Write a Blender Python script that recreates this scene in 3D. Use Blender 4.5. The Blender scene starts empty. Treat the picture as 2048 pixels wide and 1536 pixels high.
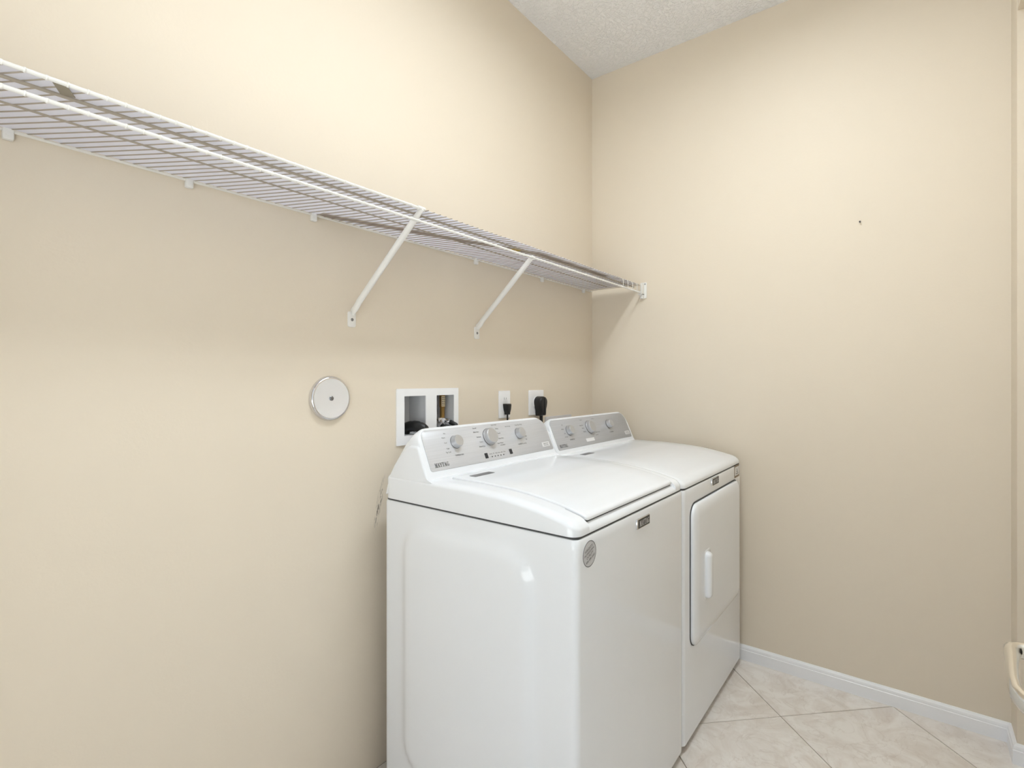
import bpy, bmesh, math, random
from mathutils import Vector, Matrix
random.seed(7)
S = bpy.context.scene
COL = S.collection
R = math.radians

# ------------------------------------------------------------------ camera
ANG, FPX, HOR, CAMH = 37.8, 1029.3, 760.0, 1.2
cam = bpy.data.cameras.new('camera')
cam.sensor_width = 36.0
cam.lens = 36.0 * FPX / 2048.0
cam.shift_y = -(768.0 - HOR) / 2048.0
cam.clip_start = 0.02
camo = bpy.data.objects.new('camera', cam)
COL.objects.link(camo)
camo.location = (0, 0, CAMH)
camo.rotation_euler = (R(90), 0, R(ANG - 90))
S.camera = camo

# ------------------------------------------------------------------ world, exposure
LAMP_STRENGTH = 29.5
LAMP_POS = (1.08, 0.35)
w = bpy.data.worlds.new('daylight')
S.world = w
w.use_nodes = True
w.node_tree.nodes['Background'].inputs[0].default_value = (0.88, 0.95, 1.0, 1)
w.node_tree.nodes['Background'].inputs[1].default_value = 1.0
sun = bpy.data.lights.new('sun', 'SUN')      # lights the added bounce slab outside the doorway, none of it enters directly
sun.energy = 28.0
sun.color = (0.88, 0.95, 1.0)
sun.angle = R(0.6)
suno = bpy.data.objects.new('sun', sun)
COL.objects.link(suno)
suno.rotation_euler = (0, R(35), 0)          # travels down and towards -X, away from the doorway
S.view_settings.view_transform = 'Standard'
S.view_settings.look = 'None'
S.view_settings.gamma = 1.0
S.view_settings.exposure = -0.05
S.view_settings.use_curve_mapping = False

# ------------------------------------------------------------------ dimensions
XB, YW, YF = 2.362, 1.307, 0.573         # back wall, left wall, appliance fronts
CEIL = 2.757
XD = -0.15                               # doorway wall behind the camera
YR = -0.31                               # right wall
XJ, YJ = 2.243, -0.262                   # jog of the right wall
SHZ = 1.657                              # shelf deck height
SHY = 1.030                              # shelf front edge

# ------------------------------------------------------------------ materials
def lin(c):
    return tuple((v / 255 / 12.92 if v / 255 <= 0.04045 else ((v / 255 + 0.055) / 1.055) ** 2.4) for v in c) + (1,)

MATS = {}
def mat(name, rgb, rough=0.5, metal=0.0, spec=0.5, coat=0.0, bump=None, vary=None, emit=0.0, trans=0.0):
    m = bpy.data.materials.new(name)
    m.use_nodes = True
    nt = m.node_tree
    b = nt.nodes['Principled BSDF']
    b.inputs['Base Color'].default_value = lin(rgb)
    b.inputs['Roughness'].default_value = rough
    b.inputs['Metallic'].default_value = metal
    b.inputs['Specular IOR Level'].default_value = spec
    b.inputs['Coat Weight'].default_value = coat
    b.inputs['Coat Roughness'].default_value = 0.05
    if emit:
        b.inputs['Emission Color'].default_value = (0.87, 0.95, 1.0, 1)
        b.inputs['Emission Strength'].default_value = emit
    tc = nt.nodes.new('ShaderNodeTexCoord')
    if vary:                                  # (scale, amount): soft mottling of the colour
        n = nt.nodes.new('ShaderNodeTexNoise')
        n.inputs['Scale'].default_value = vary[0]
        n.inputs['Detail'].default_value = 5
        nt.links.new(tc.outputs['Object'], n.inputs['Vector'])
        mx = nt.nodes.new('ShaderNodeMix')
        mx.data_type = 'RGBA'
        c = lin(rgb)
        k = vary[1]
        mx.inputs['A'].default_value = tuple(v * (1 - k) for v in c[:3]) + (1,)
        mx.inputs['B'].default_value = tuple(min(1, v * (1 + k)) for v in c[:3]) + (1,)
        nt.links.new(n.outputs['Fac'], mx.inputs['Factor'])
        nt.links.new(mx.outputs['Result'], b.inputs['Base Color'])
    if bump:                                  # (scale, strength, distance)
        n = nt.nodes.new('ShaderNodeTexNoise')
        n.inputs['Scale'].default_value = bump[0]
        n.inputs['Detail'].default_value = 3
        nt.links.new(tc.outputs['Object'], n.inputs['Vector'])
        bp = nt.nodes.new('ShaderNodeBump')
        bp.inputs['Strength'].default_value = bump[1]
        bp.inputs['Distance'].default_value = bump[2]
        nt.links.new(n.outputs['Fac'], bp.inputs['Height'])
        nt.links.new(bp.outputs['Normal'], b.inputs['Normal'])
    MATS[name] = m
    return m

mat('wall_paint', (231, 219, 201), 0.55, spec=0.3, bump=(140, 0.12, 0.002), vary=(1.6, 0.015))
mat('ceiling_white', (248, 248, 250), 0.8, spec=0.2)
mat('grout', (150, 137, 124), 0.9)
mat('trim_white', (248, 248, 250), 0.35)
mat('enamel', (243, 246, 251), 0.06, spec=0.5)
mat('plastic_white', (243, 246, 251), 0.28)
mat('seam_dark', (70, 70, 72), 0.7)  # dark joints, and shade painted into gaps and round the knobs
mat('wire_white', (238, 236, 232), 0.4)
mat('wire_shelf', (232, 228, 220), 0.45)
mat('wire_taupe', (172, 161, 146), 0.5)  # white wire darkened to taupe, the underside shade put into the colour
mat('plate_white', (248, 248, 250), 0.35)
mat('cavity_grey', (214, 214, 216), 0.5)
mat('black_rubber', (16, 16, 17), 0.45)
mat('black_plastic', (22, 22, 24), 0.35)
mat('chrome', (225, 225, 228), 0.12, metal=1.0)
mat('satin_chrome', (240, 240, 242), 0.30, metal=0.35)
mat('nickel', (232, 228, 220), 0.2, metal=1.0)
mat('screw_steel', (150, 150, 152), 0.35, metal=0.9)
mat('brass', (150, 118, 66), 0.4, metal=0.7)
mat('label_cream', (232, 214, 178), 0.6)
mat('print_dark', (44, 44, 48), 0.6)
mat('print_grey', (84, 84, 88), 0.6)
mat('badge_black', (24, 24, 26), 0.3)
mat('sticker_silver', (204, 204, 208), 0.4)
mat('sticker_white', (240, 240, 242), 0.5)
mat('sticker_brown', (128, 112, 92), 0.5)
mat('label_grey', (116, 116, 118), 0.5)
mat('tag_taupe', (150, 142, 128), 0.7)
mat('vent_grey', (206, 202, 202), 0.5)
mat('lamp_metal', (235, 235, 235), 0.4)
mat('lamp_glass', (255, 250, 240), 0.5, emit=LAMP_STRENGTH)
mat('door_white', (226, 224, 220), 0.4)
mat('terrace', (215, 213, 208), 0.9, vary=(3, 0.04))
mat('nail_dark', (60, 55, 50), 0.5)

# the left wall carries dark scuffs where the washer was pushed against it
def scuffed_wall():
    m = mat('wall_paint_scuffed', (231, 219, 201), 0.55, spec=0.3, bump=(140, 0.12, 0.002), vary=(1.6, 0.015))
    nt = m.node_tree
    b = nt.nodes['Principled BSDF']
    src = b.inputs['Base Color'].links[0].from_socket
    geo = nt.nodes.new('ShaderNodeNewGeometry')
    mp = nt.nodes.new('ShaderNodeMapping')
    mp.vector_type = 'TEXTURE'
    mp.inputs['Location'].default_value = (1.011, YW, 0.815)
    mp.inputs['Rotation'].default_value = (0, R(12), 0)
    mp.inputs['Scale'].default_value = (0.012, 1, 0.10)
    nt.links.new(geo.outputs['Position'], mp.inputs['Vector'])
    ln = nt.nodes.new('ShaderNodeVectorMath')
    ln.operation = 'LENGTH'
    nt.links.new(mp.outputs[0], ln.inputs[0])
    fall = nt.nodes.new('ShaderNodeMapRange')
    fall.inputs['From Min'].default_value = 0.2
    fall.inputs['From Max'].default_value = 1.0
    fall.inputs['To Min'].default_value = 1.0
    fall.inputs['To Max'].default_value = 0.0
    nt.links.new(ln.outputs['Value'], fall.inputs['Value'])
    n = nt.nodes.new('ShaderNodeTexNoise')
    n.inputs['Scale'].default_value = 3.0
    n.inputs['Detail'].default_value = 6
    n.inputs['Roughness'].default_value = 0.8
    nt.links.new(mp.outputs[0], n.inputs['Vector'])
    thr = nt.nodes.new('ShaderNodeMapRange')
    thr.inputs['From Min'].default_value = 0.50
    thr.inputs['From Max'].default_value = 0.56
    nt.links.new(n.outputs['Fac'], thr.inputs['Value'])
    ml = nt.nodes.new('ShaderNodeMath')
    ml.operation = 'MULTIPLY'
    nt.links.new(fall.outputs['Result'], ml.inputs[0])
    nt.links.new(thr.outputs['Result'], ml.inputs[1])
    mx = nt.nodes.new('ShaderNodeMix')
    mx.data_type = 'RGBA'
    nt.links.new(ml.outputs[0], mx.inputs['Factor'])
    nt.links.new(src, mx.inputs['A'])
    mx.inputs['B'].default_value = lin((70, 58, 46))
    nt.links.new(mx.outputs['Result'], b.inputs['Base Color'])
scuffed_wall()

# brushed steel: horizontal streaks
def brushed(name, rgb):
    m = mat(name, rgb, 0.34, metal=0.2)
    nt = m.node_tree
    b = nt.nodes['Principled BSDF']
    tc = nt.nodes.new('ShaderNodeTexCoord')
    mp = nt.nodes.new('ShaderNodeMapping')
    mp.inputs['Scale'].default_value = (6, 420, 420)
    n = nt.nodes.new('ShaderNodeTexNoise')
    n.inputs['Scale'].default_value = 1.0
    n.inputs['Detail'].default_value = 4
    mx = nt.nodes.new('ShaderNodeMix')
    mx.data_type = 'RGBA'
    c = lin(rgb)
    mx.inputs['A'].default_value = tuple(v * 0.86 for v in c[:3]) + (1,)
    mx.inputs['B'].default_value = tuple(min(1, v * 1.12) for v in c[:3]) + (1,)
    nt.links.new(tc.outputs['Object'], mp.inputs['Vector'])
    nt.links.new(mp.outputs['Vector'], n.inputs['Vector'])
    nt.links.new(n.outputs['Fac'], mx.inputs['Factor'])
    nt.links.new(mx.outputs['Result'], b.inputs['Base Color'])
brushed('brushed_steel', (212, 213, 217))
brushed('brushed_steel_dark', (190, 191, 195))
mat('knob_steel', (196, 197, 200), 0.28, metal=0.6)

# knock-down ceiling texture
def ceiling_nodes():
    nt = MATS['ceiling_white'].node_tree
    b = nt.nodes['Principled BSDF']
    tc = nt.nodes.new('ShaderNodeTexCoord')
    n = nt.nodes.new('ShaderNodeTexNoise')
    n.inputs['Scale'].default_value = 75
    n.inputs['Detail'].default_value = 4
    n.inputs['Distortion'].default_value = 0.8
    rp = nt.nodes.new('ShaderNodeValToRGB')
    rp.color_ramp.elements[0].position = 0.46
    rp.color_ramp.elements[1].position = 0.60
    bp = nt.nodes.new('ShaderNodeBump')
    bp.inputs['Strength'].default_value = 0.75
    bp.inputs['Distance'].default_value = 0.003
    nt.links.new(tc.outputs['Object'], n.inputs['Vector'])
    nt.links.new(n.outputs['Fac'], rp.inputs['Fac'])
    nt.links.new(rp.outputs['Color'], bp.inputs['Height'])
    nt.links.new(bp.outputs['Normal'], b.inputs['Normal'])
ceiling_nodes()

# mottled porcelain tile, a little different from tile to tile
def tile_nodes():
    m = mat('tile', (206, 194, 183), 0.32)
    nt = m.node_tree
    b = nt.nodes['Principled BSDF']
    geo = nt.nodes.new('ShaderNodeNewGeometry')
    oi = nt.nodes.new('ShaderNodeObjectInfo')
    ad = nt.nodes.new('ShaderNodeVectorMath')
    ad.operation = 'MULTIPLY_ADD'
    ad.inputs[1].default_value = (1, 1, 1)
    cb = nt.nodes.new('ShaderNodeCombineXYZ')
    ml = nt.nodes.new('ShaderNodeMath')
    ml.operation = 'MULTIPLY'
    ml.inputs[1].default_value = 17.0
    nt.links.new(oi.outputs['Random'], ml.inputs[0])
    nt.links.new(ml.outputs[0], cb.inputs[2])
    nt.links.new(geo.outputs['Position'], ad.inputs[0])
    nt.links.new(cb.outputs[0], ad.inputs[2])
    n1 = nt.nodes.new('ShaderNodeTexNoise')
    n1.inputs['Scale'].default_value = 7
    n1.inputs['Detail'].default_value = 8
    n1.inputs['Roughness'].default_value = 0.65
    n1.inputs['Distortion'].default_value = 1.2
    nt.links.new(ad.outputs[0], n1.inputs['Vector'])
    r1 = nt.nodes.new('ShaderNodeValToRGB')
    r1.color_ramp.elements[0].position = 0.36
    r1.color_ramp.elements[0].color = lin((226, 216, 207))
    r1.color_ramp.elements[1].position = 0.58
    r1.color_ramp.elements[1].color = lin((243, 237, 231))
    nt.links.new(n1.outputs['Fac'], r1.inputs['Fac'])
    n2 = nt.nodes.new('ShaderNodeTexNoise')               # thin veins
    n2.inputs['Scale'].default_value = 5
    n2.inputs['Detail'].default_value = 9
    n2.inputs['Distortion'].default_value = 2.5
    nt.links.new(ad.outputs[0], n2.inputs['Vector'])
    r2 = nt.nodes.new('ShaderNodeValToRGB')
    r2.color_ramp.elements[0].position = 0.485
    r2.color_ramp.elements[0].color = (0, 0, 0, 1)
    r2.color_ramp.elements[1].position = 0.5
    r2.color_ramp.elements[1].color = (1, 1, 1, 1)
    e = r2.color_ramp.elements.new(0.515)
    e.color = (0, 0, 0, 1)
    nt.links.new(n2.outputs['Fac'], r2.inputs['Fac'])
    m3 = nt.nodes.new('ShaderNodeMath')
    m3.operation = 'MULTIPLY'
    m3.inputs[1].default_value = 0.3
    nt.links.new(r2.outputs['Color'], m3.inputs[0])
    mx = nt.nodes.new('ShaderNodeMix')
    mx.data_type = 'RGBA'
    nt.links.new(m3.outputs[0], mx.inputs['Factor'])
    nt.links.new(r1.outputs['Color'], mx.inputs['A'])
    mx.inputs['B'].default_value = lin((198, 183, 171))
    nt.links.new(mx.outputs['Result'], b.inputs['Base Color'])
tile_nodes()

# translucent shelf liner, with a brown band that runs along it and a yellow spot
def liner_nodes():
    m = mat('liner', (214, 214, 220), 0.6, spec=0.2)
    nt = m.node_tree
    b = nt.nodes['Principled BSDF']
    out = nt.nodes['Material Output']
    geo = nt.nodes.new('ShaderNodeNewGeometry')
    sx = nt.nodes.new('ShaderNodeSeparateXYZ')
    nt.links.new(geo.outputs['Position'], sx.inputs[0])
    def math_(op, a, bb=None):
        q = nt.nodes.new('ShaderNodeMath')
        q.operation = op
        for i, v in enumerate((a, bb)):
            if v is None: continue
            if isinstance(v, (int, float)): q.inputs[i].default_value = v
            else: nt.links.new(v, q.inputs[i])
        return q.outputs[0]
    # centre line of the brown band, y as a function of x
    cy = nt.nodes.new('ShaderNodeMapRange')
    cy.inputs['From Min'].default_value = 0.82
    cy.inputs['From Max'].default_value = 1.55
    cy.inputs['To Min'].default_value = 1.294
    cy.inputs['To Max'].default_value = 1.080
    nt.links.new(sx.outputs[0], cy.inputs['Value'])
    dist = math_('ABSOLUTE', math_('SUBTRACT', sx.outputs[1], cy.outputs[0]))
    band = nt.nodes.new('ShaderNodeMapRange')
    band.interpolation_type = 'SMOOTHSTEP'
    band.inputs['From Min'].default_value = 0.008
    band.inputs['From Max'].default_value = 0.026
    band.inputs['To Min'].default_value = 0.75
    band.inputs['To Max'].default_value = 0.0
    nt.links.new(dist, band.inputs['Value'])
    gate = math_('MULTIPLY', math_('GREATER_THAN', sx.outputs[0], 0.80), math_('LESS_THAN', sx.outputs[0], 2.08))
    fac = math_('MULTIPLY', band.outputs['Result'], gate)
    mx = nt.nodes.new('ShaderNodeMix')
    mx.data_type = 'RGBA'
    mx.inputs['A'].default_value = lin((238, 238, 244))
    mx.inputs['B'].default_value = lin((150, 132, 116))
    nt.links.new(fac, mx.inputs['Factor'])
    # yellow spot
    dv = nt.nodes.new('ShaderNodeVectorMath')
    dv.operation = 'DISTANCE'
    nt.links.new(geo.outputs['Position'], dv.inputs[0])
    dv.inputs[1].default_value = (1.455, 1.115, SHZ)
    sp = math_('LESS_THAN', dv.outputs['Value'], 0.022)
    mx2 = nt.nodes.new('ShaderNodeMix')
    mx2.data_type = 'RGBA'
    nt.links.new(sp, mx2.inputs['Factor'])
    nt.links.new(mx.outputs['Result'], mx2.inputs['A'])
    mx2.inputs['B'].default_value = lin((205, 182, 90))
    nt.links.new(mx2.outputs['Result'], b.inputs['Base Color'])
    tr = nt.nodes.new('ShaderNodeBsdfTranslucent')
    nt.links.new(mx2.outputs['Result'], tr.inputs['Color'])
    ms = nt.nodes.new('ShaderNodeMixShader')
    ms.inputs[0].default_value = 0.62
    nt.links.new(b.outputs[0], ms.inputs[1])
    nt.links.new(tr.outputs[0], ms.inputs[2])
    nt.links.new(ms.outputs[0], out.inputs['Surface'])
liner_nodes()

# ------------------------------------------------------------------ mesh helpers
ORG = {}                                    # object name -> world origin

def smooth_mesh(me, angle=35):
    for p in me.polygons: p.use_smooth = True
    me.set_sharp_from_angle(angle=R(angle))

def obj(name, bm, m, parent=None, smooth=True, angle=35, label=None, origin=None):
    """link one bmesh (world coordinates) as one mesh object, origin at its bbox centre"""
    bmesh.ops.recalc_face_normals(bm, faces=bm.faces)
    vs = [v.co for v in bm.verts]
    if origin is None:
        lo = Vector([min(v[i] for v in vs) for i in range(3)])
        hi = Vector([max(v[i] for v in vs) for i in range(3)])
        origin = (lo + hi) / 2
    origin = Vector(origin)
    bmesh.ops.translate(bm, verts=bm.verts, vec=-origin)
    me = bpy.data.meshes.new(name)
    bm.to_mesh(me)
    bm.free()
    if smooth: smooth_mesh(me, angle)
    ms = m if isinstance(m, (list, tuple)) else [m]
    for q in ms: me.materials.append(MATS[q])
    o = bpy.data.objects.new(name, me)
    COL.objects.link(o)
    ORG[o.name] = origin
    if parent:
        o.parent = parent
        o.location = origin - ORG[parent.name]
    else:
        o.location = origin
    if label: o['label'] = label
    return o

def thing(name, label, cat, loc, group=None):
    o = bpy.data.objects.new(name, None)
    o.empty_display_size = 0.05
    COL.objects.link(o)
    o.location = loc
    ORG[o.name] = Vector(loc)
    o['label'] = label
    o['category'] = cat
    if group: o['group'] = group
    return o

def tag(o, label, cat, group=None):
    o['label'] = label
    o['category'] = cat
    if group: o['group'] = group
    return o

def struct(o):
    o['kind'] = 'structure'
    return o

def box(bm, lo, hi, bev=0.0, seg=2):
    r = bmesh.ops.create_cube(bm, size=1)
    vs = r['verts']
    for v in vs:
        v.co = Vector([lo[i] + (v.co[i] + 0.5) * (hi[i] - lo[i]) for i in range(3)])
    if bev > 0:
        es = {e for v in vs for e in v.link_edges}
        bmesh.ops.bevel(bm, geom=list(es), offset=bev, segments=seg, profile=0.5, affect='EDGES')
    return bm

def nb(): return bmesh.new()

def ring_tube(bm, pts, rad, n=8, cap=True, ry=None, up=None):
    """tube along a polyline; rad float or list; ry for an elliptic section"""
    pts = [Vector(p) for p in pts]
    rings = []
    prev = None
    for i, p in enumerate(pts):
        a = pts[max(0, i - 1)]
        b = pts[min(len(pts) - 1, i + 1)]
        t = (b - a).normalized()
        u = Vector(up) if up else (prev if prev else (Vector((0, 0, 1)) if abs(t.z) < 0.9 else Vector((1, 0, 0))))
        s = t.cross(u).normalized()
        u = s.cross(t).normalized()
        prev = u
        r = rad[i] if isinstance(rad, (list, tuple)) else rad
        r2 = (ry if ry else r)
        if isinstance(r2, (list, tuple)): r2 = r2[i]
        rings.append([bm.verts.new(p + s * (math.cos(k * 2 * math.pi / n) * r) + u * (math.sin(k * 2 * math.pi / n) * r2)) for k in range(n)])
    for a, b in zip(rings, rings[1:]):
        for k in range(n):
            bm.faces.new((a[k], a[(k + 1) % n], b[(k + 1) % n], b[k]))
    if cap:
        bm.faces.new(rings[0])
        bm.faces.new(rings[-1][::-1])
    return bm

def lathe(bm, prof, M, n=32, cap=True):
    """prof: (radius, height) revolved about local z, M a 4x4 matrix"""
    rings = []
    for r, z in prof:
        rings.append([bm.verts.new(M @ Vector((r * math.cos(k * 2 * math.pi / n), r * math.sin(k * 2 * math.pi / n), z))) for k in range(n)])
    for a, b in zip(rings, rings[1:]):
        for k in range(n):
            bm.faces.new((a[k], a[(k + 1) % n], b[(k + 1) % n], b[k]))
    if cap:
        bm.faces.new(rings[-1])
        bm.faces.new(rings[0][::-1])
    return bm

def frame(o, x, y):
    x = Vector(x).normalized()
    y = Vector(y).normalized()
    z = x.cross(y)
    return Matrix(((x.x, y.x, z.x, o[0]), (x.y, y.y, z.y, o[1]), (x.z, y.z, z.z, o[2]), (0, 0, 0, 1)))

def FR(X, Z, Y=YF): return frame((X, Y, Z), (1, 0, 0), (0, 0, 1))      # faces the room from the left wall / fronts (-Y)
def FB(Yv, Z, X=XB): return frame((X, Yv, Z), (0, -1, 0), (0, 0, 1))   # back wall (-X)

def rrect(x0, x1, y0, y1, r, n=5):
    """outline of a rounded rectangle; r is one radius or (bl, br, tr, tl)"""
    if not isinstance(r, (list, tuple)): r = (r,) * 4
    cs = [(x0, y0, 180, r[0]), (x1, y0, 270, r[1]), (x1, y1, 0, r[2]), (x0, y1, 90, r[3])]
    out = []
    for cx, cy, a0, rr in cs:
        mx = cx + rr if cx == x0 else cx - rr
        my = cy + rr if cy == y0 else cy - rr
        if rr < 1e-6:
            out.append((cx, cy)); continue
        for k in range(n + 1):
            a = R(a0 + 90 * k / n)
            out.append((mx + rr * math.cos(a), my + rr * math.sin(a)))
    return out

def prism(bm, outline, z0, z1, M, bev=0.0, seg=2):
    """extrude a 2-D outline from local z0 to z1; optionally soften the far rim"""
    b = [bm.verts.new(M @ Vector((x, y, z0))) for x, y in outline]
    levels = [b]
    if bev > 0:
        cx = sum(p[0] for p in outline) / len(outline)
        cy = sum(p[1] for p in outline) / len(outline)
        wx = max(abs(p[0] - cx) for p in outline)
        wy = max(abs(p[1] - cy) for p in outline)
        for k in range(seg + 1):
            a = R(90 * k / seg)
            ins = bev * (1 - math.cos(a))
            zz = z1 - bev + bev * math.sin(a)
            levels.append([bm.verts.new(M @ Vector((cx + (x - cx) * (1 - ins / wx), cy + (y - cy) * (1 - ins / wy), zz))) for x, y in outline])
    else:
        levels.append([bm.verts.new(M @ Vector((x, y, z1))) for x, y in outline])
    n = len(outline)
    for a, c in zip(levels, levels[1:]):
        for k in range(n):
            bm.faces.new((a[k], a[(k + 1) % n], c[(k + 1) % n], c[k]))
    bm.faces.new(levels[-1])
    bm.faces.new(b[::-1])
    return bm

def pillow(bm, x0, x1, y0, y1, RR, rz, zf, zb, M, ex=(), ey=(), seg=6):
    """a slab with a soft rounded rim: rounded corners in plan (radius RR), fillet height rz, top zf(x,y), flat bottom zb"""
    th = [math.pi / 2 * k / seg for k in range(seg + 1)]
    def axis(a0, a1, extra):
        lo = [(a0 + RR, -math.sin(t)) for t in reversed(th)]
        hi = [(a1 - RR, math.sin(t)) for t in th]
        mid = [(e, 0.0) for e in sorted(extra) if a0 + RR < e < a1 - RR]
        return lo + mid + hi
    ax, ay = axis(x0, x1, ex), axis(y0, y1, ey)
    g = []
    for bx, u in ax:
        row = []
        for by, v in ay:
            m = max(abs(u), abs(v))
            uu, vv = u, v
            h = math.hypot(u, v)
            if abs(u) > 1e-9 and abs(v) > 1e-9:
                uu, vv = u / h * m, v / h * m
            x, y = bx + RR * uu, by + RR * vv
            z = zf(x, y) - rz * (1 - math.sqrt(max(0, 1 - m * m)))
            row.append(bm.verts.new(M @ Vector((x, y, z))))
        g.append(row)
    nx, ny = len(ax), len(ay)
    for i in range(nx - 1):
        for j in range(ny - 1):
            bm.faces.new((g[i][j], g[i + 1][j], g[i + 1][j + 1], g[i][j + 1]))
    loop = [g[i][0] for i in range(nx)] + [g[nx - 1][j] for j in range(1, ny)] + [g[i][ny - 1] for i in range(nx - 2, -1, -1)] + [g[0][j] for j in range(ny - 2, 0, -1)]
    Mi = M.inverted()
    low = []
    for v in loop:
        c = Mi @ v.co
        low.append(bm.verts.new(M @ Vector((c.x, c.y, zb))))
    n = len(loop)
    for k in range(n):
        bm.faces.new((loop[k], low[k], low[(k + 1) % n], loop[(k + 1) % n]))
    bm.faces.new(low)
    bmesh.ops.remove_doubles(bm, verts=bm.verts, dist=1e-6)
    return bm

def rng(a, b, n): return [a + (b - a) * k / n for k in range(1, n)]

def text_bm(s, size, M, align='CENTER', depth=0.0004, bm=None, line=1.0, xs=1.0):
    """flat printed text as mesh, in the local xy plane of M"""
    cu = bpy.data.curves.new('print', 'FONT')
    cu.body = s
    cu.size = size
    cu.align_x = align
    cu.align_y = 'CENTER'
    cu.space_line = line
    cu.resolution_u = 2
    o = bpy.data.objects.new('print', cu)
    COL.objects.link(o)
    dg = bpy.context.evaluated_depsgraph_get()
    dg.update()
    me = bpy.data.meshes.new_from_object(o.evaluated_get(dg))
    bm = bm or bmesh.new()
    t = bmesh.new()
    t.from_mesh(me)
    t.transform(M @ Matrix.Translation((0, 0, depth)) @ Matrix.Diagonal((xs, 1, 1, 1)))
    me2 = bpy.data.meshes.new('tmp')
    t.to_mesh(me2)
    t.free()
    bm.from_mesh(me2)
    bpy.data.meshes.remove(me2)
    bpy.data.meshes.remove(me)
    bpy.data.objects.remove(o)
    bpy.data.curves.remove(cu)
    return bm

def Q(x0, y0, x1, y1): return [(x0, y0), (x1, y0), (x1, y1), (x0, y1)]
def arc_g():
    out = []
    n = 14
    for k in range(n):
        a, b = R(48 + (318 - 48) * k / n), R(48 + (318 - 48) * (k + 1) / n)
        def o(t): return (0.46 + 0.42 * math.cos(t), 0.5 + 0.5 * math.sin(t))
        def i(t): return (0.50 + 0.27 * math.cos(t), 0.5 + 0.43 * math.sin(t))
        out.append([o(a), o(b), i(b), i(a)])
    return out
GLYPH = {
    'M': (1.0, [Q(.12, 0, .2, 1), Q(.7, 0, .89, 1), [(.08, 1), (.3, 1), (.55, .14), (.46, 0)], [(.46, 0), (.53, 0), (.77, 1), (.7, 1)], Q(0, 0, .33, .07), Q(0, .93, .2, 1), Q(.6, 0, 1, .07), Q(.8, .93, 1, 1)]),
    'A': (.92, [[(.1, 0), (.18, 0), (.46, .95), (.38, .95)], [(.32, 1), (.5, 1), (.84, 0), (.61, 0)], Q(.2, .3, .62, .37), Q(0, 0, .3, .07), Q(.5, 0, .92, .07)]),
    'Y': (.9, [[(.05, 1), (.27, 1), (.54, .42), (.36, .42)], [(.44, .42), (.52, .42), (.78, 1), (.7, 1)], Q(.36, 0, .55, .45), Q(0, .93, .36, 1), Q(.58, .93, .9, 1), Q(.24, 0, .67, .07)]),
    'T': (.86, [Q(.33, 0, .53, 1), Q(.02, .92, .84, 1), Q(.02, .7, .09, 1), Q(.77, .7, .84, 1), Q(.2, 0, .66, .07)]),
    'G': (.95, arc_g() + [Q(.66, .02, .84, .42), Q(.52, .37, .93, .44), Q(.72, .66, .79, .98)]),
}
def serif_word(s, width, height, M, bm=None):
    """heavy condensed serif capitals starting at the local origin"""
    bm = bm or nb()
    tot = sum(GLYPH[c][0] for c in s) + 0.04 * (len(s) - 1)
    k = width / tot
    x = 0
    for c in s:
        wd, polys = GLYPH[c]
        for p in polys:
            bm.faces.new([bm.verts.new(M @ Vector(((x + a) * k, b * height, 0.0005))) for a, b in p])
        x += wd + 0.04
    return bm

# ================================================================== THE ROOM
# floor: grout bed with diagonal tiles laid on it
bm = box(nb(), (XD - 0.12, YR - 0.02, -0.08), (XB + 0.05, YW + 0.05, -0.002))
floor = struct(obj('floor', bm, 'grout', smooth=False))

def clip(poly, a, b, c):                     # keep a*x+b*y <= c
    out = []
    for i in range(len(poly)):
        p, q = poly[i], poly[(i + 1) % len(poly)]
        dp, dq = a * p[0] + b * p[1] - c, a * q[0] + b * q[1] - c
        if dp <= 0: out.append(p)
        if dp * dq < 0:
            t = dp / (dp - dq)
            out.append((p[0] + (q[0] - p[0]) * t, p[1] + (q[1] - p[1]) * t))
    return out
G = 0.0022
P_, U0, V0 = 0.630, 1.671, 2.407             # tile pitch along x-y and x+y, one line of each
for i in range(-6, 4):
    for j in range(-6, 4):
        u0, u1 = U0 + i * P_ + G, U0 + (i + 1) * P_ - G
        v0, v1 = V0 + j * P_ + G, V0 + (j + 1) * P_ - G
        poly = [((u + v) / 2, (v - u) / 2) for u, v in ((u0, v0), (u1, v0), (u1, v1), (u0, v1))]
        for a, b, c in ((1, 0, XB - 0.001), (-1, 0, 0.12 - XD), (0, 1, YW - 0.001), (0, -1, -YR - 0.001)):
            poly = clip(poly, a, b, c) if poly else poly
        if len(poly) < 3: continue
        area = abs(sum(poly[k][0] * poly[(k + 1) % len(poly)][1] - poly[(k + 1) % len(poly)][0] * poly[k][1] for k in range(len(poly)))) / 2
        if area < 0.002: continue
        bm = nb()
        prism(bm, poly, -0.006, 0.0, Matrix.Identity(4), bev=0.0012, seg=1)
        obj('tile', bm, 'tile', floor, smooth=False)

struct(obj('ground', box(nb(), (-9.0, -5.0, -0.10), (XD - 0.121, 6.0, -0.012)), 'terrace', smooth=False))['label'] = 'pale sunlit terrace outside the doorway'  # added out of view to bounce sunlight up to the ceiling

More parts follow.
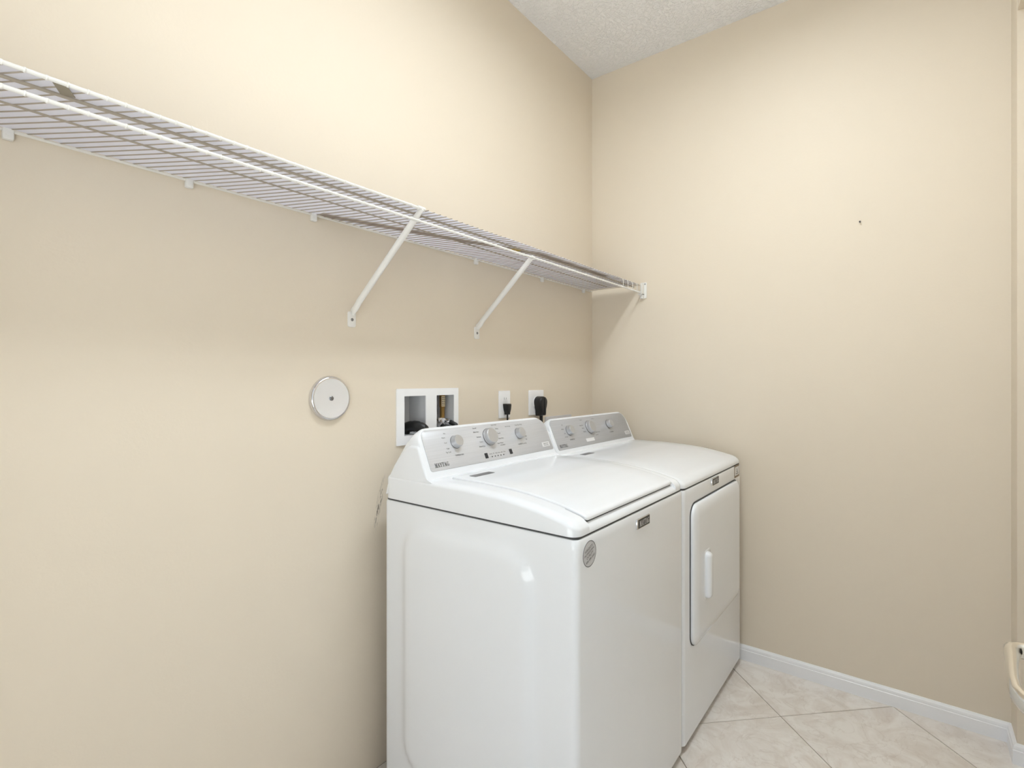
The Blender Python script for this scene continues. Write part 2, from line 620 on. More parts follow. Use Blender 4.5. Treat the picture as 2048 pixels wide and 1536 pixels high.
# left wall, with the opening for the washer supply box
BX0, BX1, BZ0, BZ1 = 1.088, 1.348, 1.000, 1.160
bm = nb()
xs = [XD - 0.12, BX0, BX1, XB + 0.12]
zs = [0.0, BZ0, BZ1, CEIL]
for i in range(3):
    for k in range(3):
        if i == 1 and k == 1: continue
        bm.faces.new([bm.verts.new(c) for c in ((xs[i], YW, zs[k]), (xs[i + 1], YW, zs[k]), (xs[i + 1], YW, zs[k + 1]), (xs[i], YW, zs[k + 1]))])
bmesh.ops.remove_doubles(bm, verts=bm.verts, dist=1e-5)
r = bmesh.ops.extrude_face_region(bm, geom=bm.faces[:])
bmesh.ops.translate(bm, verts=[v for v in r['geom'] if isinstance(v, bmesh.types.BMVert)], vec=(0, 0.12, 0))
struct(obj('wall_left', bm, 'wall_paint_scuffed', smooth=False))
struct(obj('wall_back', box(nb(), (XB, YJ - 0.4, 0), (XB + 0.12, YW, CEIL)), 'wall_paint', smooth=False))
# right wall: a jog forward of the back wall, then the long wall beside the open door, a soffit above
bm = nb()
pl = [(XB, YJ), (XJ, YJ), (XJ, YR), (XD, YR), (XD, YR - 0.12), (XB, YR - 0.12)]
prism(bm, pl, 0, CEIL, Matrix.Identity(4))
struct(obj('wall_right', bm, 'wall_paint', smooth=False))
struct(obj('trim_1', box(nb(), (XD, YR, 2.357), (XJ, YJ - 0.001, CEIL)), 'wall_paint', smooth=False))['label'] = 'beige soffit above the right wall'
struct(obj('ceiling', box(nb(), (XD - 0.12, YR - 0.12, CEIL), (XB + 0.12, YW + 0.12, CEIL + 0.1)), 'ceiling_white', smooth=False))
# doorway wall behind the camera: two piers and a header
DY0, DY1, DZ = -0.15, 0.95, 2.10
bm = nb()
box(bm, (XD - 0.12, YR - 0.12, 0), (XD, DY0, CEIL))
box(bm, (XD - 0.12, DY1, 0), (XD, YW, CEIL))
box(bm, (XD - 0.12, DY0, DZ), (XD, DY1, CEIL))
struct(obj('wall_front', bm, 'wall_paint', smooth=False))

# baseboards: moulded profile swept along the foot of the wall
PROF = [(0, 0), (0.012, 0), (0.012, 0.043), (0.010, 0.045), (0.0105, 0.049), (0.0085, 0.056), (0.005, 0.060), (0.003, 0.063), (0, 0.063)]
def baseboard(name, path):
    """path: list of (x, y, dx, dy): wall point and the mitred direction that one unit of thickness moves it"""
    bm = nb()
    rings = [[bm.verts.new((x + dx * t, y + dy * t, z)) for t, z in PROF] for x, y, dx, dy in path]
    for a, b in zip(rings, rings[1:]):
        for k in range(len(PROF)):
            bm.faces.new((a[k], a[(k + 1) % len(PROF)], b[(k + 1) % len(PROF)], b[k]))
    bm.faces.new(rings[0]); bm.faces.new(rings[-1][::-1])
    return struct(obj(name, bm, 'trim_white', angle=25))
baseboard('baseboard_back', [(XB, YW, -1, 0), (XB, YJ, -1, 1)])
baseboard('baseboard_right', [(XB, YJ, -1, 1), (XJ, YJ, -1, 1), (XJ, YR, -1, 1), (XD, YR, 0, 1)])

# open door beside the camera, its lever handle reaching into the picture
DF = -0.150                                  # door face
bm = box(nb(), (-0.03, DF - 0.035, 0.012), (0.86, DF, 2.03), 0.002, 1)
door = struct(obj('door_1', bm, 'door_white', smooth=False))
LZ = 0.900
bm = nb()
lathe(bm, [(0.031, 0), (0.031, 0.004), (0.027, 0.009), (0.013, 0.011)], FR(0.797, LZ, DF), 32)
rose = obj('door_rosette', bm, 'nickel', door)
bm = nb()
path = [(0.797, DF + 0.006, LZ), (0.797, -0.105, LZ), (0.7965, -0.094, LZ), (0.791, -0.0885, LZ), (0.780, -0.0865, LZ), (0.757, -0.0850, LZ), (0.725, -0.0820, LZ), (0.700, -0.0800, LZ), (0.682, -0.0800, LZ), (0.668, -0.0835, LZ), (0.655, -0.0900, LZ), (0.640, -0.1010, LZ)]
ring_tube(bm, path, [0.0085, 0.0085, 0.0085, 0.008, 0.0065, 0.006, 0.0055, 0.0055, 0.0055, 0.0055, 0.0055, 0.005], 14, ry=[0.009] * 4 + [0.010] * 8, up=(0, 0, 1))
obj('door_handle', bm, 'nickel', door, angle=60, label='satin nickel lever handle')

# ceiling lamp (out of the picture, it lights the room): a long wraparound tube fixture
lx, ly = LAMP_POS
lamp = thing('ceiling_lamp', 'long white wraparound tube lamp on the ceiling in front of the shelf', 'lamp', (lx, ly, CEIL))
HL = 0.55
obj('lamp_housing', box(nb(), (lx - HL, ly - 0.12, CEIL - 0.030), (lx + HL, ly + 0.12, CEIL - 0.0005), 0.003), 'lamp_metal', lamp)
obj('lamp_lens', box(nb(), (lx - HL + 0.012, ly - 0.105, CEIL - 0.052), (lx + HL - 0.012, ly + 0.105, CEIL - 0.0305)), 'lamp_glass', lamp, smooth=False)
for e in (-1, 1):
    obj('end_cap', box(nb(), (lx + e * (HL - 0.006) - 0.006, ly - 0.12, CEIL - 0.068), (lx + e * (HL - 0.006) + 0.006, ly + 0.12, CEIL - 0.0305), 0.002), 'lamp_metal', lamp)
    obj('side_rail', box(nb(), (lx - HL + 0.012, ly + e * 0.113 - 0.007, CEIL - 0.068), (lx + HL - 0.012, ly + e * 0.113 + 0.007, CEIL - 0.0305), 0.002), 'lamp_metal', lamp)

# ================================================================== WASHER AND DRYER
def top_profile(off):
    pts = [(0.560, 0.874), (0.575, 0.880), (0.60, 0.889), (0.65, 0.901), (0.70, 0.910), (0.75, 0.9165), (0.80, 0.921), (0.90, 0.925), (1.30, 0.925)]
    def f(y):
        for (a, za), (b, zb) in zip(pts, pts[1:]):
            if y <= b: return za + (zb - za) * max(0, (y - a)) / (b - a) + off
        return pts[-1][1] + off
    return f

def cabinet(bm, x0, x1, y0, y1, z0, z1, emboss):
    """enamel shell with rounded vertical edges; a soft raised panel pressed into the left side"""
    rr = 0.016
    per = []
    def corner(cx, cy, a0):
        for k in range(6):
            a = R(a0 + 90 * k / 5)
            per.append((cx + rr * math.cos(a), cy + rr * math.sin(a), 0))
    corner(x0 + rr, y0 + rr, 180)
    corner(x1 - rr, y0 + rr, 270)
    corner(x1 - rr, y1 - rr, 0)
    corner(x0 + rr, y1 - rr, 90)
    for y in rng(y1 - rr, y0 + rr, 44): per.append((x0, y, 1))
    zz = [z0 + (z1 - 0.006 - z0) * k / 48 for k in range(49)]
    def bulge(y, z):
        cy, cz, hy, hz, r = 0.915, 0.45, 0.238, 0.363, 0.10
        qx, qz = abs(y - cy) - hy + r, abs(z - cz) - hz + r
        sd = math.hypot(max(qx, 0), max(qz, 0)) + min(max(qx, qz), 0) - r
        t = min(1, max(0, -sd / 0.035))
        return 0.012 * t * t * (3 - 2 * t)
    rings = []
    for z in zz:
        rings.append([bm.verts.new((x - (bulge(y, z) if (s and emboss) else 0), y, z)) for x, y, s in per])
    cx, cy = (x0 + x1) / 2, (y0 + y1) / 2
    for d, z in ((0.0018, z1 - 0.0018), (0.006, z1)):
        rings.append([bm.verts.new((x + (d if x < cx else -d), y + (d if y < cy else -d), z)) for x, y, s in per])
    n = len(per)
    for a, b in zip(rings, rings[1:]):
        for k in range(n):
            bm.faces.new((a[k], a[(k + 1) % n], b[(k + 1) % n], b[k]))
    bm.faces.new(rings[-1]); bm.faces.new(rings[0][::-1])
    return bm

P0, P1 = Vector((0, 1.050, 0.932)), Vector((0, 1.105, 1.058))      # console face, foot and head

def console(bm, x0, x1, dz):
    """swept wedge: sloping front, rounded head, curved back, shoulders rounded off at both ends"""
    prof = [(1.028, 0.918), (1.040, 0.922), (1.0465, 0.927), (1.050, 0.932), (1.064, 0.964), (1.078, 0.996), (1.092, 1.028), (1.102, 1.051), (1.106, 1.0565), (1.112, 1.0595), (1.120, 1.0590), (1.130, 1.0530),
            (1.150, 1.033), (1.172, 0.998), (1.190, 0.962), (1.206, 0.926), (1.220, 0.890), (1.228, 0.862)]
    zb = 0.932
    HH = 1.0595 - zb
    stations = []
    rx, rzz = 0.05, 0.045
    for k in range(8):                        # shoulder
        a = R(90 * k / 7)
        stations.append((rx * (1 - math.cos(a)) , (HH - rzz + rzz * math.sin(a)) / HH))
    st = [(x0 + d, s) for d, s in stations] + [(x1 - d, s) for d, s in reversed(stations)]
    def sect(x, s, ins=0.0):
        out = []
        for y, z in prof:
            if z > zb:
                z2 = zb + (z - zb) * s
                # keep the face slope when the shoulder drops
                y2 = y if y > 1.115 else y - (z - z2) * (0.055 / 0.126)
            else: y2, z2 = y, z
            cy, cz = 1.11, 0.955
            d = Vector((y2 - cy, z2 - cz))
            L = d.length
            d *= max(0, (L - ins)) / L
            out.append((x, cy + d.x, cz + d.y + dz))
        return out
    e = 0.008
    secs = []
    for k in range(4):
        a = R(90 * k / 4)
        secs.append(sect(x0 - e * math.cos(a), st[0][1], e * (1 - math.sin(a))))
    for x, s in st: secs.append(sect(x, s))
    for k in range(4):
        a = R(90 * (3 - k) / 4)
        secs.append(sect(x1 + e * math.cos(a), st[-1][1], e * (1 - math.sin(a))))
    rings = [[bm.verts.new(p) for p in q] for q in secs]
    n = len(prof)
    for a, b in zip(rings, rings[1:]):
        for k in range(n):
            bm.faces.new((a[k], a[(k + 1) % n], b[(k + 1) % n], b[k]))
    bm.faces.new(rings[0]); bm.faces.new(rings[-1][::-1])
    return bm

def knob(parent, M, r):
    """ribbed dial: flared skirt, chamfered cap, pointer rib"""
    bm = nb()
    lathe(bm, [(r * 1.06, 0), (r * 1.06, 0.0025), (r, 0.004), (r * 0.97, 0.016), (r * 0.94, 0.0175), (r * 0.88, 0.0185), (r * 0.80, 0.0185)], M, 40)
    k = obj('knob', bm, 'knob_steel', parent, angle=40)
    bm = nb()
    lathe(bm, [(r * 1.09, 0.0002), (r * 1.09, 0.0012)], M, 40)
    obj('knob_collar', bm, 'seam_dark', parent)  # dark ring painted round the knob as its shadow
    return k

def round_sticker(name, parent, X, Z, r, rot, lines):
    M = FR(X, Z) @ Matrix.Rotation(R(rot), 4, 'Z')
    bm = lathe(nb(), [(r, 0.0003), (r, 0.0009)], M, 40)
    st = obj(name, bm, 'sticker_silver', parent, label='round silver service sticker with black print')
    bm = nb()
    for k in range(40):
        a, b = R(9 * k), R(9 * (k + 1))
        bm.faces.new([bm.verts.new(M @ Vector((q * math.cos(t), q * math.sin(t), 0.0012))) for q, t in ((r, a), (r, b), (r * 0.95, b), (r * 0.95, a))])
    for s, y, sz in lines:
        text_bm(s, sz, M @ Matrix.Translation((0, y, 0)), depth=0.0013, bm=bm)
    return st, bm

def badge(parent, X, Z, wd, ht):
    M = FR(X, Z)
    bm = prism(nb(), rrect(-wd / 2, wd / 2, -ht / 2, ht / 2, 0.001, 2), 0, 0.004, M, 0.001)
    b = obj('badge', bm, 'chrome', parent, label='small chrome badge with white lettering on a black field')
    return b, M

def face_frame(X, s, dz, lift=0.0):
    t = (P1 - P0).normalized()
    n = Vector((1, 0, 0)).cross(t)
    p = P0 + t * s + n * lift
    return frame((X, p.y, p.z + dz), (1, 0, 0), t)

def build_appliance(name, label, cat, x0, x1, zoff, emboss):
    a = thing(name, label, cat, ((x0 + x1) / 2, 0.90, 0.0))
    obj('cabinet', cabinet(nb(), x0, x1, YF, 1.230, 0.026, 0.850 + zoff, emboss), 'enamel', a, angle=30)
    for fx in (x0 + 0.05, x1 - 0.05):
        for fy in (YF + 0.06, 1.18):
            obj('foot', lathe(nb(), [(0.018, 0.0005), (0.018, 0.010), (0.010, 0.012), (0.010, 0.0265)], Matrix.Translation((fx, fy, 0)), 16), 'black_rubber', a)
    bm = prism(nb(), rrect(x0 + 0.0025, x1 - 0.0025, YF + 0.0028, 1.226, 0.014), 0.8500 + zoff, 0.8545 + zoff, Matrix.Identity(4))
    obj('top_seam', bm, 'seam_dark', a)
    return a

# ---------------------------------------------------------------- washer
WX0, WX1 = 0.970, 1.625
washer = build_appliance('washing_machine', 'white top-loading washing machine with a flat closed lid, left of the dryer', 'washing machine', WX0, WX1, 0.0, True)
LX0, LX1, LY0, LY1 = 1.030, 1.560, 0.584, 1.014
tp = top_profile(0.0)
def wtop(x, y):
    z = tp(y)
    if LX0 - 0.004 < x < LX1 + 0.004 and y < 0.640: z -= 0.009
    return z
bm = pillow(nb(), WX0 - 0.001, WX1 - 0.0005, YF + 0.0012, 1.229, 0.026, 0.014, wtop, 0.8545, Matrix.Identity(4),
            ex=[LX0 - 0.0045, LX0 - 0.003] + rng(LX0, LX1, 10) + [LX1 + 0.003, LX1 + 0.0045], ey=rng(0.60, 1.22, 30) + [0.6395, 0.6405])
obj('worktop', bm, 'enamel', washer, angle=40)
tl = lambda x, y: tp(y) + 0.005
bm = pillow(nb(), LX0, LX1, LY0, LY1, 0.008, 0.005, tl, 0.0, Matrix.Identity(4), ex=rng(LX0, LX1, 6), ey=rng(LY0, LY1, 26), seg=4)
for v in bm.verts:                            # underside follows the crowned top
    if v.co.z < 0.5: v.co.z = tp(v.co.y) - (0.004 if v.co.y < 0.64 else 0.006)
lid = obj('lid', bm, 'enamel', washer, angle=40)
obj('lid_gap', box(nb(), (LX0 + 0.004, LY0 + 0.0045, tp(LY0) - 0.0095), (LX1 - 0.004, LY0 + 0.012, tp(LY0) - 0.0025)), 'seam_dark', washer, smooth=False)  # dark strip standing in for the shade under the lid edge
M = frame((1.112, 0.970, tp(0.97) + 0.0051), (1, 0.0, 0), (0, 1, 0))
obj('lid_label', prism(nb(), rrect(-0.042, 0.042, -0.012, 0.012, 0.002), 0, 0.0006, M), 'label_grey', lid, label='grey instruction label')

def letters(parent, name, bm, m='print_dark'):
    return obj(name, bm, m, parent, smooth=False)

wc = obj('console', console(nb(), WX0 + 0.009, WX1 - 0.009, 0.0), 'plastic_white', washer, angle=40)
def panel(parent, xa, xb, dz, m):
    M = face_frame(0, 0, dz)
    return obj('control_panel', prism(nb(), rrect(xa, xb, 0.012, 0.1335, (0.008, 0.006, 0.042, 0.020), 8), -0.001, 0.0016, M, 0.0006, 1), m, parent, angle=40, label='brushed steel control panel')
panel(wc, 0.993, 1.612, 0.0, 'brushed_steel')
LF = 0.0016
for X, s, r in ((1.119, 0.088, 0.0185), (1.277, 0.090, 0.0265), (1.436, 0.088, 0.0185)):
    knob(wc, face_frame(X, s, 0, LF), r)
bm = serif_word('MAYTAG', 0.056, 0.0125, face_frame(1.0115, 0.0215, 0, LF))
def T(bm, s, X, sv, size, dz=0.0, al='CENTER', xs=0.9): return text_bm(s, size, face_frame(X, sv, dz, LF), al, 0.0005, bm, xs=xs)
for s, X, sv in (('Hot', 1.088, 0.118), ('Warm', 1.082, 0.105), ('Cool', 1.083, 0.089), ('Cold', 1.086, 0.071), ('Tap Cold', 1.089, 0.060)): T(bm, s, X, sv, 0.0062, al='RIGHT')
T(bm, 'TEMPERATURE', 1.120, 0.047, 0.0062)
for s, X, sv in (('Normal', 1.228, 0.124), ('Bulky Items', 1.235, 0.111), ('Delicates', 1.238, 0.094), ('Colors', 1.240, 0.077), ('Drain & Spin', 1.245, 0.062)): T(bm, s, X, sv, 0.0062, al='RIGHT')
for s, X, sv in (('Quick Wash', 1.303, 0.128), ('Whites', 1.318, 0.114), ('Towels', 1.322, 0.098), ('Heavy Duty', 1.320, 0.080), ('Clean Washer', 1.306, 0.064), ('with affresh', 1.318, 0.057)): T(bm, s, X, sv, 0.0060, al='LEFT')
for s, X, sv, al in (('Auto Sensing', 1.400, 0.118, 'RIGHT'), ('Deep Water Wash', 1.428, 0.119, 'LEFT'), ('Low', 1.466, 0.092, 'LEFT'), ('Med', 1.465, 0.075, 'LEFT'), ('High', 1.462, 0.064, 'LEFT')): T(bm, s, X, sv, 0.0058, al=al)
T(bm, 'WATER FILL & SOIL', 1.437, 0.050, 0.0062)
for k, s in enumerate(('Sensing', 'Fill', 'Wash', 'Rinse', 'Spin', 'Done')): T(bm, s, 1.258 + k * 0.014, 0.034, 0.0050)
for k in range(5):
    lathe(bm, [(0.0022, 0.0), (0.0018, 0.0007)], face_frame(1.262 + k * 0.0146, 0.0245, 0, LF), 10)
text_bm('Commercial\nTechnology', 0.0062, face_frame(1.5715, 0.0345, 0, LF + 0.0009), 'CENTER', 0.0004, bm)
letters(wc, 'lettering', bm)['kind'] = 'stuff'
for X, s in ((1.2355, 0.0305), (1.361, 0.0305)):
    obj('button', prism(nb(), rrect(-0.0065, 0.0065, -0.0085, 0.0085, 0.001, 2), 0, 0.0018, face_frame(X, s, 0, LF), 0.0006), 'print_dark', wc)
obj('sticker', prism(nb(), rrect(-0.0235, 0.0235, -0.0085, 0.0085, 0.002, 2), 0, 0.0007, face_frame(1.5715, 0.0345, 0, LF)), 'sticker_white', wc, label='small white sticker with two lines of print')

bd, M = badge(washer, 1.312, 0.8185, 0.082, 0.027)
obj('badge_field', prism(nb(), rrect(-0.033, 0.039, -0.0115, 0.0115, 0.0008, 2), 0.0035, 0.0046, M), 'badge_black', bd)
bm = serif_word('MAYTAG', 0.062, 0.015, M @ Matrix.Translation((-0.028, -0.0075, 0.0046)))
letters(bd, 'lettering', bm, 'sticker_white')
LINES = (("WRIGHT'S", 0.0125, 0.0078), ('PROFESSIONAL', 0.0045, 0.0068), ('QUALITY', -0.0035, 0.0078), ('888-480-8381', -0.0125, 0.0076))
st, bm = round_sticker('sticker', washer, 1.0225, 0.8090, 0.0295, 19, LINES)
letters(st, 'lettering', bm, 'print_grey')

# ---------------------------------------------------------------- dryer
DX0, DX1 = 1.632, 2.326
dryer = build_appliance('clothes_dryer', 'white front-loading clothes dryer beside the back wall, right of the washing machine', 'dryer', DX0, DX1, -0.004, False)
dp = top_profile(-0.009)
bm = pillow(nb(), DX0 - 0.0005, DX1 + 0.001, YF + 0.0012, 1.229, 0.026, 0.014, lambda x, y: dp(y), 0.8505, Matrix.Identity(4), ex=rng(DX0, DX1, 6), ey=rng(0.60, 1.22, 30))
obj('worktop', bm, 'enamel', dryer, angle=40)
M = frame((1.742, 0.985, dp(0.985) + 0.0001), (1, 0, 0), (0, 1, 0))
obj('top_label', prism(nb(), rrect(-0.036, 0.036, -0.012, 0.012, 0.002), 0, 0.0006, M), 'label_grey', dryer, label='grey instruction label')
dzc = -0.012
dc = obj('console', console(nb(), DX0 + 0.009, DX1 - 0.022, dzc), 'plastic_white', dryer, angle=40)
panel(dc, 1.650, 2.292, dzc, 'brushed_steel_dark')
for X, s, r in ((1.766, 0.084, 0.0185), (1.934, 0.086, 0.0265), (2.108, 0.088, 0.0185)):
    knob(dc, face_frame(X, s, dzc, LF), r)
bm = serif_word('MAYTAG', 0.056, 0.0125, face_frame(1.664, 0.0205, dzc, LF))
for s, X, sv in (('High', 1.735, 0.110), ('Medium', 1.732, 0.093), ('Low', 1.735, 0.075), ('Air Only', 1.742, 0.060)): T(bm, s, X, sv, 0.0062, dzc, 'RIGHT')
T(bm, 'TEMPERATURE', 1.768, 0.046, 0.0062, dzc)
for s, X, sv in (('Normal', 1.893, 0.121), ('Heavy Duty', 1.886, 0.098), ('Bedding', 1.888, 0.085), ('Delicates', 1.893, 0.070)): T(bm, s, X, sv, 0.0062, dzc, 'RIGHT')
for s, X, sv in (('Timed Dry', 1.972, 0.121), ('Wrinkle Control', 1.968, 0.060), ('Damp Dry', 1.962, 0.048)): T(bm, s, X, sv, 0.0062, dzc, 'LEFT')
T(bm, 'CYCLE SIGNAL', 2.110, 0.050, 0.0062, dzc)
text_bm('Commercial\nTechnology', 0.0062, face_frame(2.258, 0.0345, dzc, LF + 0.0009), 'CENTER', 0.0004, bm)
letters(dc, 'lettering', bm)['kind'] = 'stuff'
obj('sticker', prism(nb(), rrect(-0.0235, 0.0235, -0.0085, 0.0085, 0.002, 2), 0, 0.0007, face_frame(2.258, 0.0345, dzc, LF)), 'sticker_white', dc, label='small white sticker with two lines of print')
obj('sticker', prism(nb(), rrect(-0.034, 0.034, -0.007, 0.007, 0.001, 2), 0, 0.0007, face_frame(1.905, 0.033, dzc, LF)), 'sticker_white', dc, label='white strip sticker below the middle knob')

# door in the front
MD = FR(0, 0)
GX0, GX1, GZ0, GZ1 = 1.692, 2.262, 0.318, 0.788
gap = obj('door_gasket', prism(nb(), rrect(GX0 - 0.004, GX1 + 0.003, GZ0 - 0.003, GZ1 + 0.005, (0.046, 0.046, 0.046, 0.046), 8), -0.004, 0.0022, MD), 'seam_dark', dryer)  # dark sheet standing in for the shaded gap round the door
bm = pillow(nb(), GX0, GX1, GZ0, GZ1, 0.042, 0.013, lambda x, y: 0.019, 0.0, MD, ex=rng(GX0, GX1, 4), ey=rng(GZ0, GZ1, 4), seg=8)
dd = obj('door', bm, 'enamel', dryer, angle=50)
bm = pillow(nb(), 1.786, 1.822, 0.455, 0.612, 0.014, 0.014, lambda x, y: 0.038, 0.016, MD, ey=rng(0.47, 0.60, 4), seg=6)
obj('handle', bm, 'enamel', dd, angle=50)
bm = prism(nb(), rrect(1.780, 1.846, 0.449, 0.618, 0.016, 6), 0.0185, 0.0197, MD, 0.001)
obj('handle_pocket', bm, 'enamel', dd)
for za, zb in ((0.662, 0.738), (0.378, 0.452)):
    bm = prism(nb(), rrect(2.268, 2.279, za, zb, 0.001, 2), 0, 0.0018, MD)
    obj('hinge', bm, 'label_grey', dryer)
bd, M = badge(dryer, 1.956, 0.8285, 0.082, 0.027)
obj('badge_field', prism(nb(), rrect(-0.033, 0.039, -0.0115, 0.0115, 0.0008, 2), 0.0035, 0.0046, M), 'badge_black', bd)
bm = serif_word('MAYTAG', 0.062, 0.015, M @ Matrix.Translation((-0.028, -0.0075, 0.0046)))
letters(bd, 'lettering', bm, 'sticker_white')
YFS = YF
YF = YFS - 0.019
st, bm = round_sticker('sticker', dryer, 1.768, 0.724, 0.029, 0, LINES)
letters(st, 'lettering', bm, 'print_grey')
YF = YFS
# warning sticker at the top right corner of the front
M = FR(2.262, 0.822)
st = obj('sticker', prism(nb(), rrect(-0.036, 0.036, -0.0255, 0.0255, 0.001, 2), 0.0002, 0.0008, M), 'sticker_brown', dryer, label='brown bordered warning sticker at the corner')
obj('sticker_field', prism(nb(), rrect(-0.029, 0.029, -0.0165, 0.0185, 0.001, 2), 0.0008, 0.0011, M), 'sticker_white', st)
bm = nb()
for q in (Q(-0.003, 0.000, 0.003, 0.010), Q(-0.007, -0.004, 0.007, 0.000), Q(-0.018, -0.012, 0.018, -0.010), Q(-0.018, -0.0085, 0.018, -0.0070)):
    bm.faces.new([bm.verts.new(M @ Vector((x, y, 0.0013))) for x, y in q])
letters(st, 'print', bm, 'print_grey')

# ================================================================== WIRE SHELF
SX0, SX1 = XD + 0.01, XB - 0.014
shelf = thing('wire_shelf', 'long white wire shelf fixed along the left wall with a drop front lip', 'shelf', ((SX0 + SX1) / 2, YW, SHZ))
RW = 0.0012
def skew(x):                                  # how far the far end of a deck wire runs along the shelf before it meets the front rail
    pts = [(0.19, 0.176), (0.40, 0.161), (0.50, 0.143), (0.75, 0.104), (0.90, 0.096), (1.62, 0.056), (2.26, 0.018), (2.40, 0.012)]
    if x <= pts[0][0]: return pts[0][1]
    for (a, va), (b, vb) in zip(pts, pts[1:]):
        if x <= b: return va + (vb - va) * (x - a) / (b - a)
    return pts[-1][1]
X = 0.2020 - 0.0236 * 14
while X < SX1 - 0.006:
    xf = min(X + skew(X), SX1 - 0.004)
    if X > SX0 + 0.004:
        dx = (xf - X) / (YW - 0.005 - SHY)
        ye = SHY - 0.001
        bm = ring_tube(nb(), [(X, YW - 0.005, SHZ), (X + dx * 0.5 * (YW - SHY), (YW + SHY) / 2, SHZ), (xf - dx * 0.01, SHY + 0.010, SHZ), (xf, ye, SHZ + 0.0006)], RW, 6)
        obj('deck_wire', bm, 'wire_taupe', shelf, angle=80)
    X += 0.0236
def rail(name, y, z, r, x1=SX1, m='wire_shelf', n=8, wraps=False):
    bm = ring_tube(nb(), [(SX0, y, z), ((SX0 + x1) / 2, y, z), (x1, y, z)], r, n)
    if wraps:                                 # weld beads every inch
        X = 0.1340 - 0.02469 * 11
        while X < x1 - 0.004:
            if X > SX0 + 0.004:
                ring_tube(bm, [(X - 0.0016, y, z), (X - 0.0008, y, z), (X + 0.0008, y, z), (X + 0.0016, y, z)], [r * 1.02, r * 1.22, r * 1.22, r * 1.02], 8)
            X += 0.02469
    return obj(name, bm, m, shelf, angle=80)
rail('front_rail', SHY + 0.001, SHZ - 0.0005, 0.0036, 0.945, 'wire_white', wraps=True)
rail('lip_rail', SHY - 0.001, SHZ - 0.036, 0.0036, m='wire_white', wraps=True)
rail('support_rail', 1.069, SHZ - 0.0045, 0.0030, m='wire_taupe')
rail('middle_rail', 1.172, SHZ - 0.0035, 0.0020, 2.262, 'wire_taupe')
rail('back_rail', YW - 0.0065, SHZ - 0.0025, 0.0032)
for k in range(5):                            # the few drop wires that tie the lip rail to the deck at the far end
    X = SX1 - 0.010 - k * 0.0494
    obj('drop_wire', ring_tube(nb(), [(X, SHY + 0.003, SHZ + 0.002), (X, SHY - 0.0025, SHZ - 0.002), (X, SHY - 0.0045, SHZ - 0.010), (X, SHY - 0.0045, SHZ - 0.0375)], RW, 6), 'wire_white', shelf, angle=80)
for X in (0.178, 0.4755, 0.785, 1.455, 1.895, 2.262):
    bm = nb()
    box(bm, (X - 0.008, YW - 0.013, SHZ - 0.020), (X + 0.008, YW - 0.0005, SHZ + 0.001), 0.003)
    ring_tube(bm, [(X, YW - 0.014, SHZ - 0.010), (X, YW - 0.0005, SHZ - 0.010)], 0.004, 10)
    obj('wall_clip', bm, 'wire_white', shelf)
# end bracket on the back wall
bm = nb()
box(bm, (XB - 0.004, SHY - 0.022, SHZ - 0.062), (XB - 0.0005, SHY + 0.010, SHZ + 0.014), 0.0012)
box(bm, (XB - 0.034, SHY - 0.010, SHZ - 0.046), (XB - 0.003, SHY - 0.0065, SHZ + 0.006), 0.001)
box(bm, (XB - 0.030, SHY - 0.010, SHZ - 0.046), (XB - 0.003, SHY + 0.010, SHZ - 0.0415), 0.001)
box(bm, (XB - 0.018, SHY - 0.008, SHZ - 0.064), (XB - 0.003, SHY + 0.006, SHZ - 0.045), 0.001)
eb = obj('end_bracket', bm, 'wire_white', shelf)
for yy, zz in ((SHY - 0.014, SHZ + 0.006), (SHY + 0.004, SHZ - 0.054)):
    obj('screw', lathe(nb(), [(0.0035, 0), (0.003, 0.0015), (0.001, 0.002)], FB(yy, zz, XB - 0.004), 12), 'screw_steel', eb)

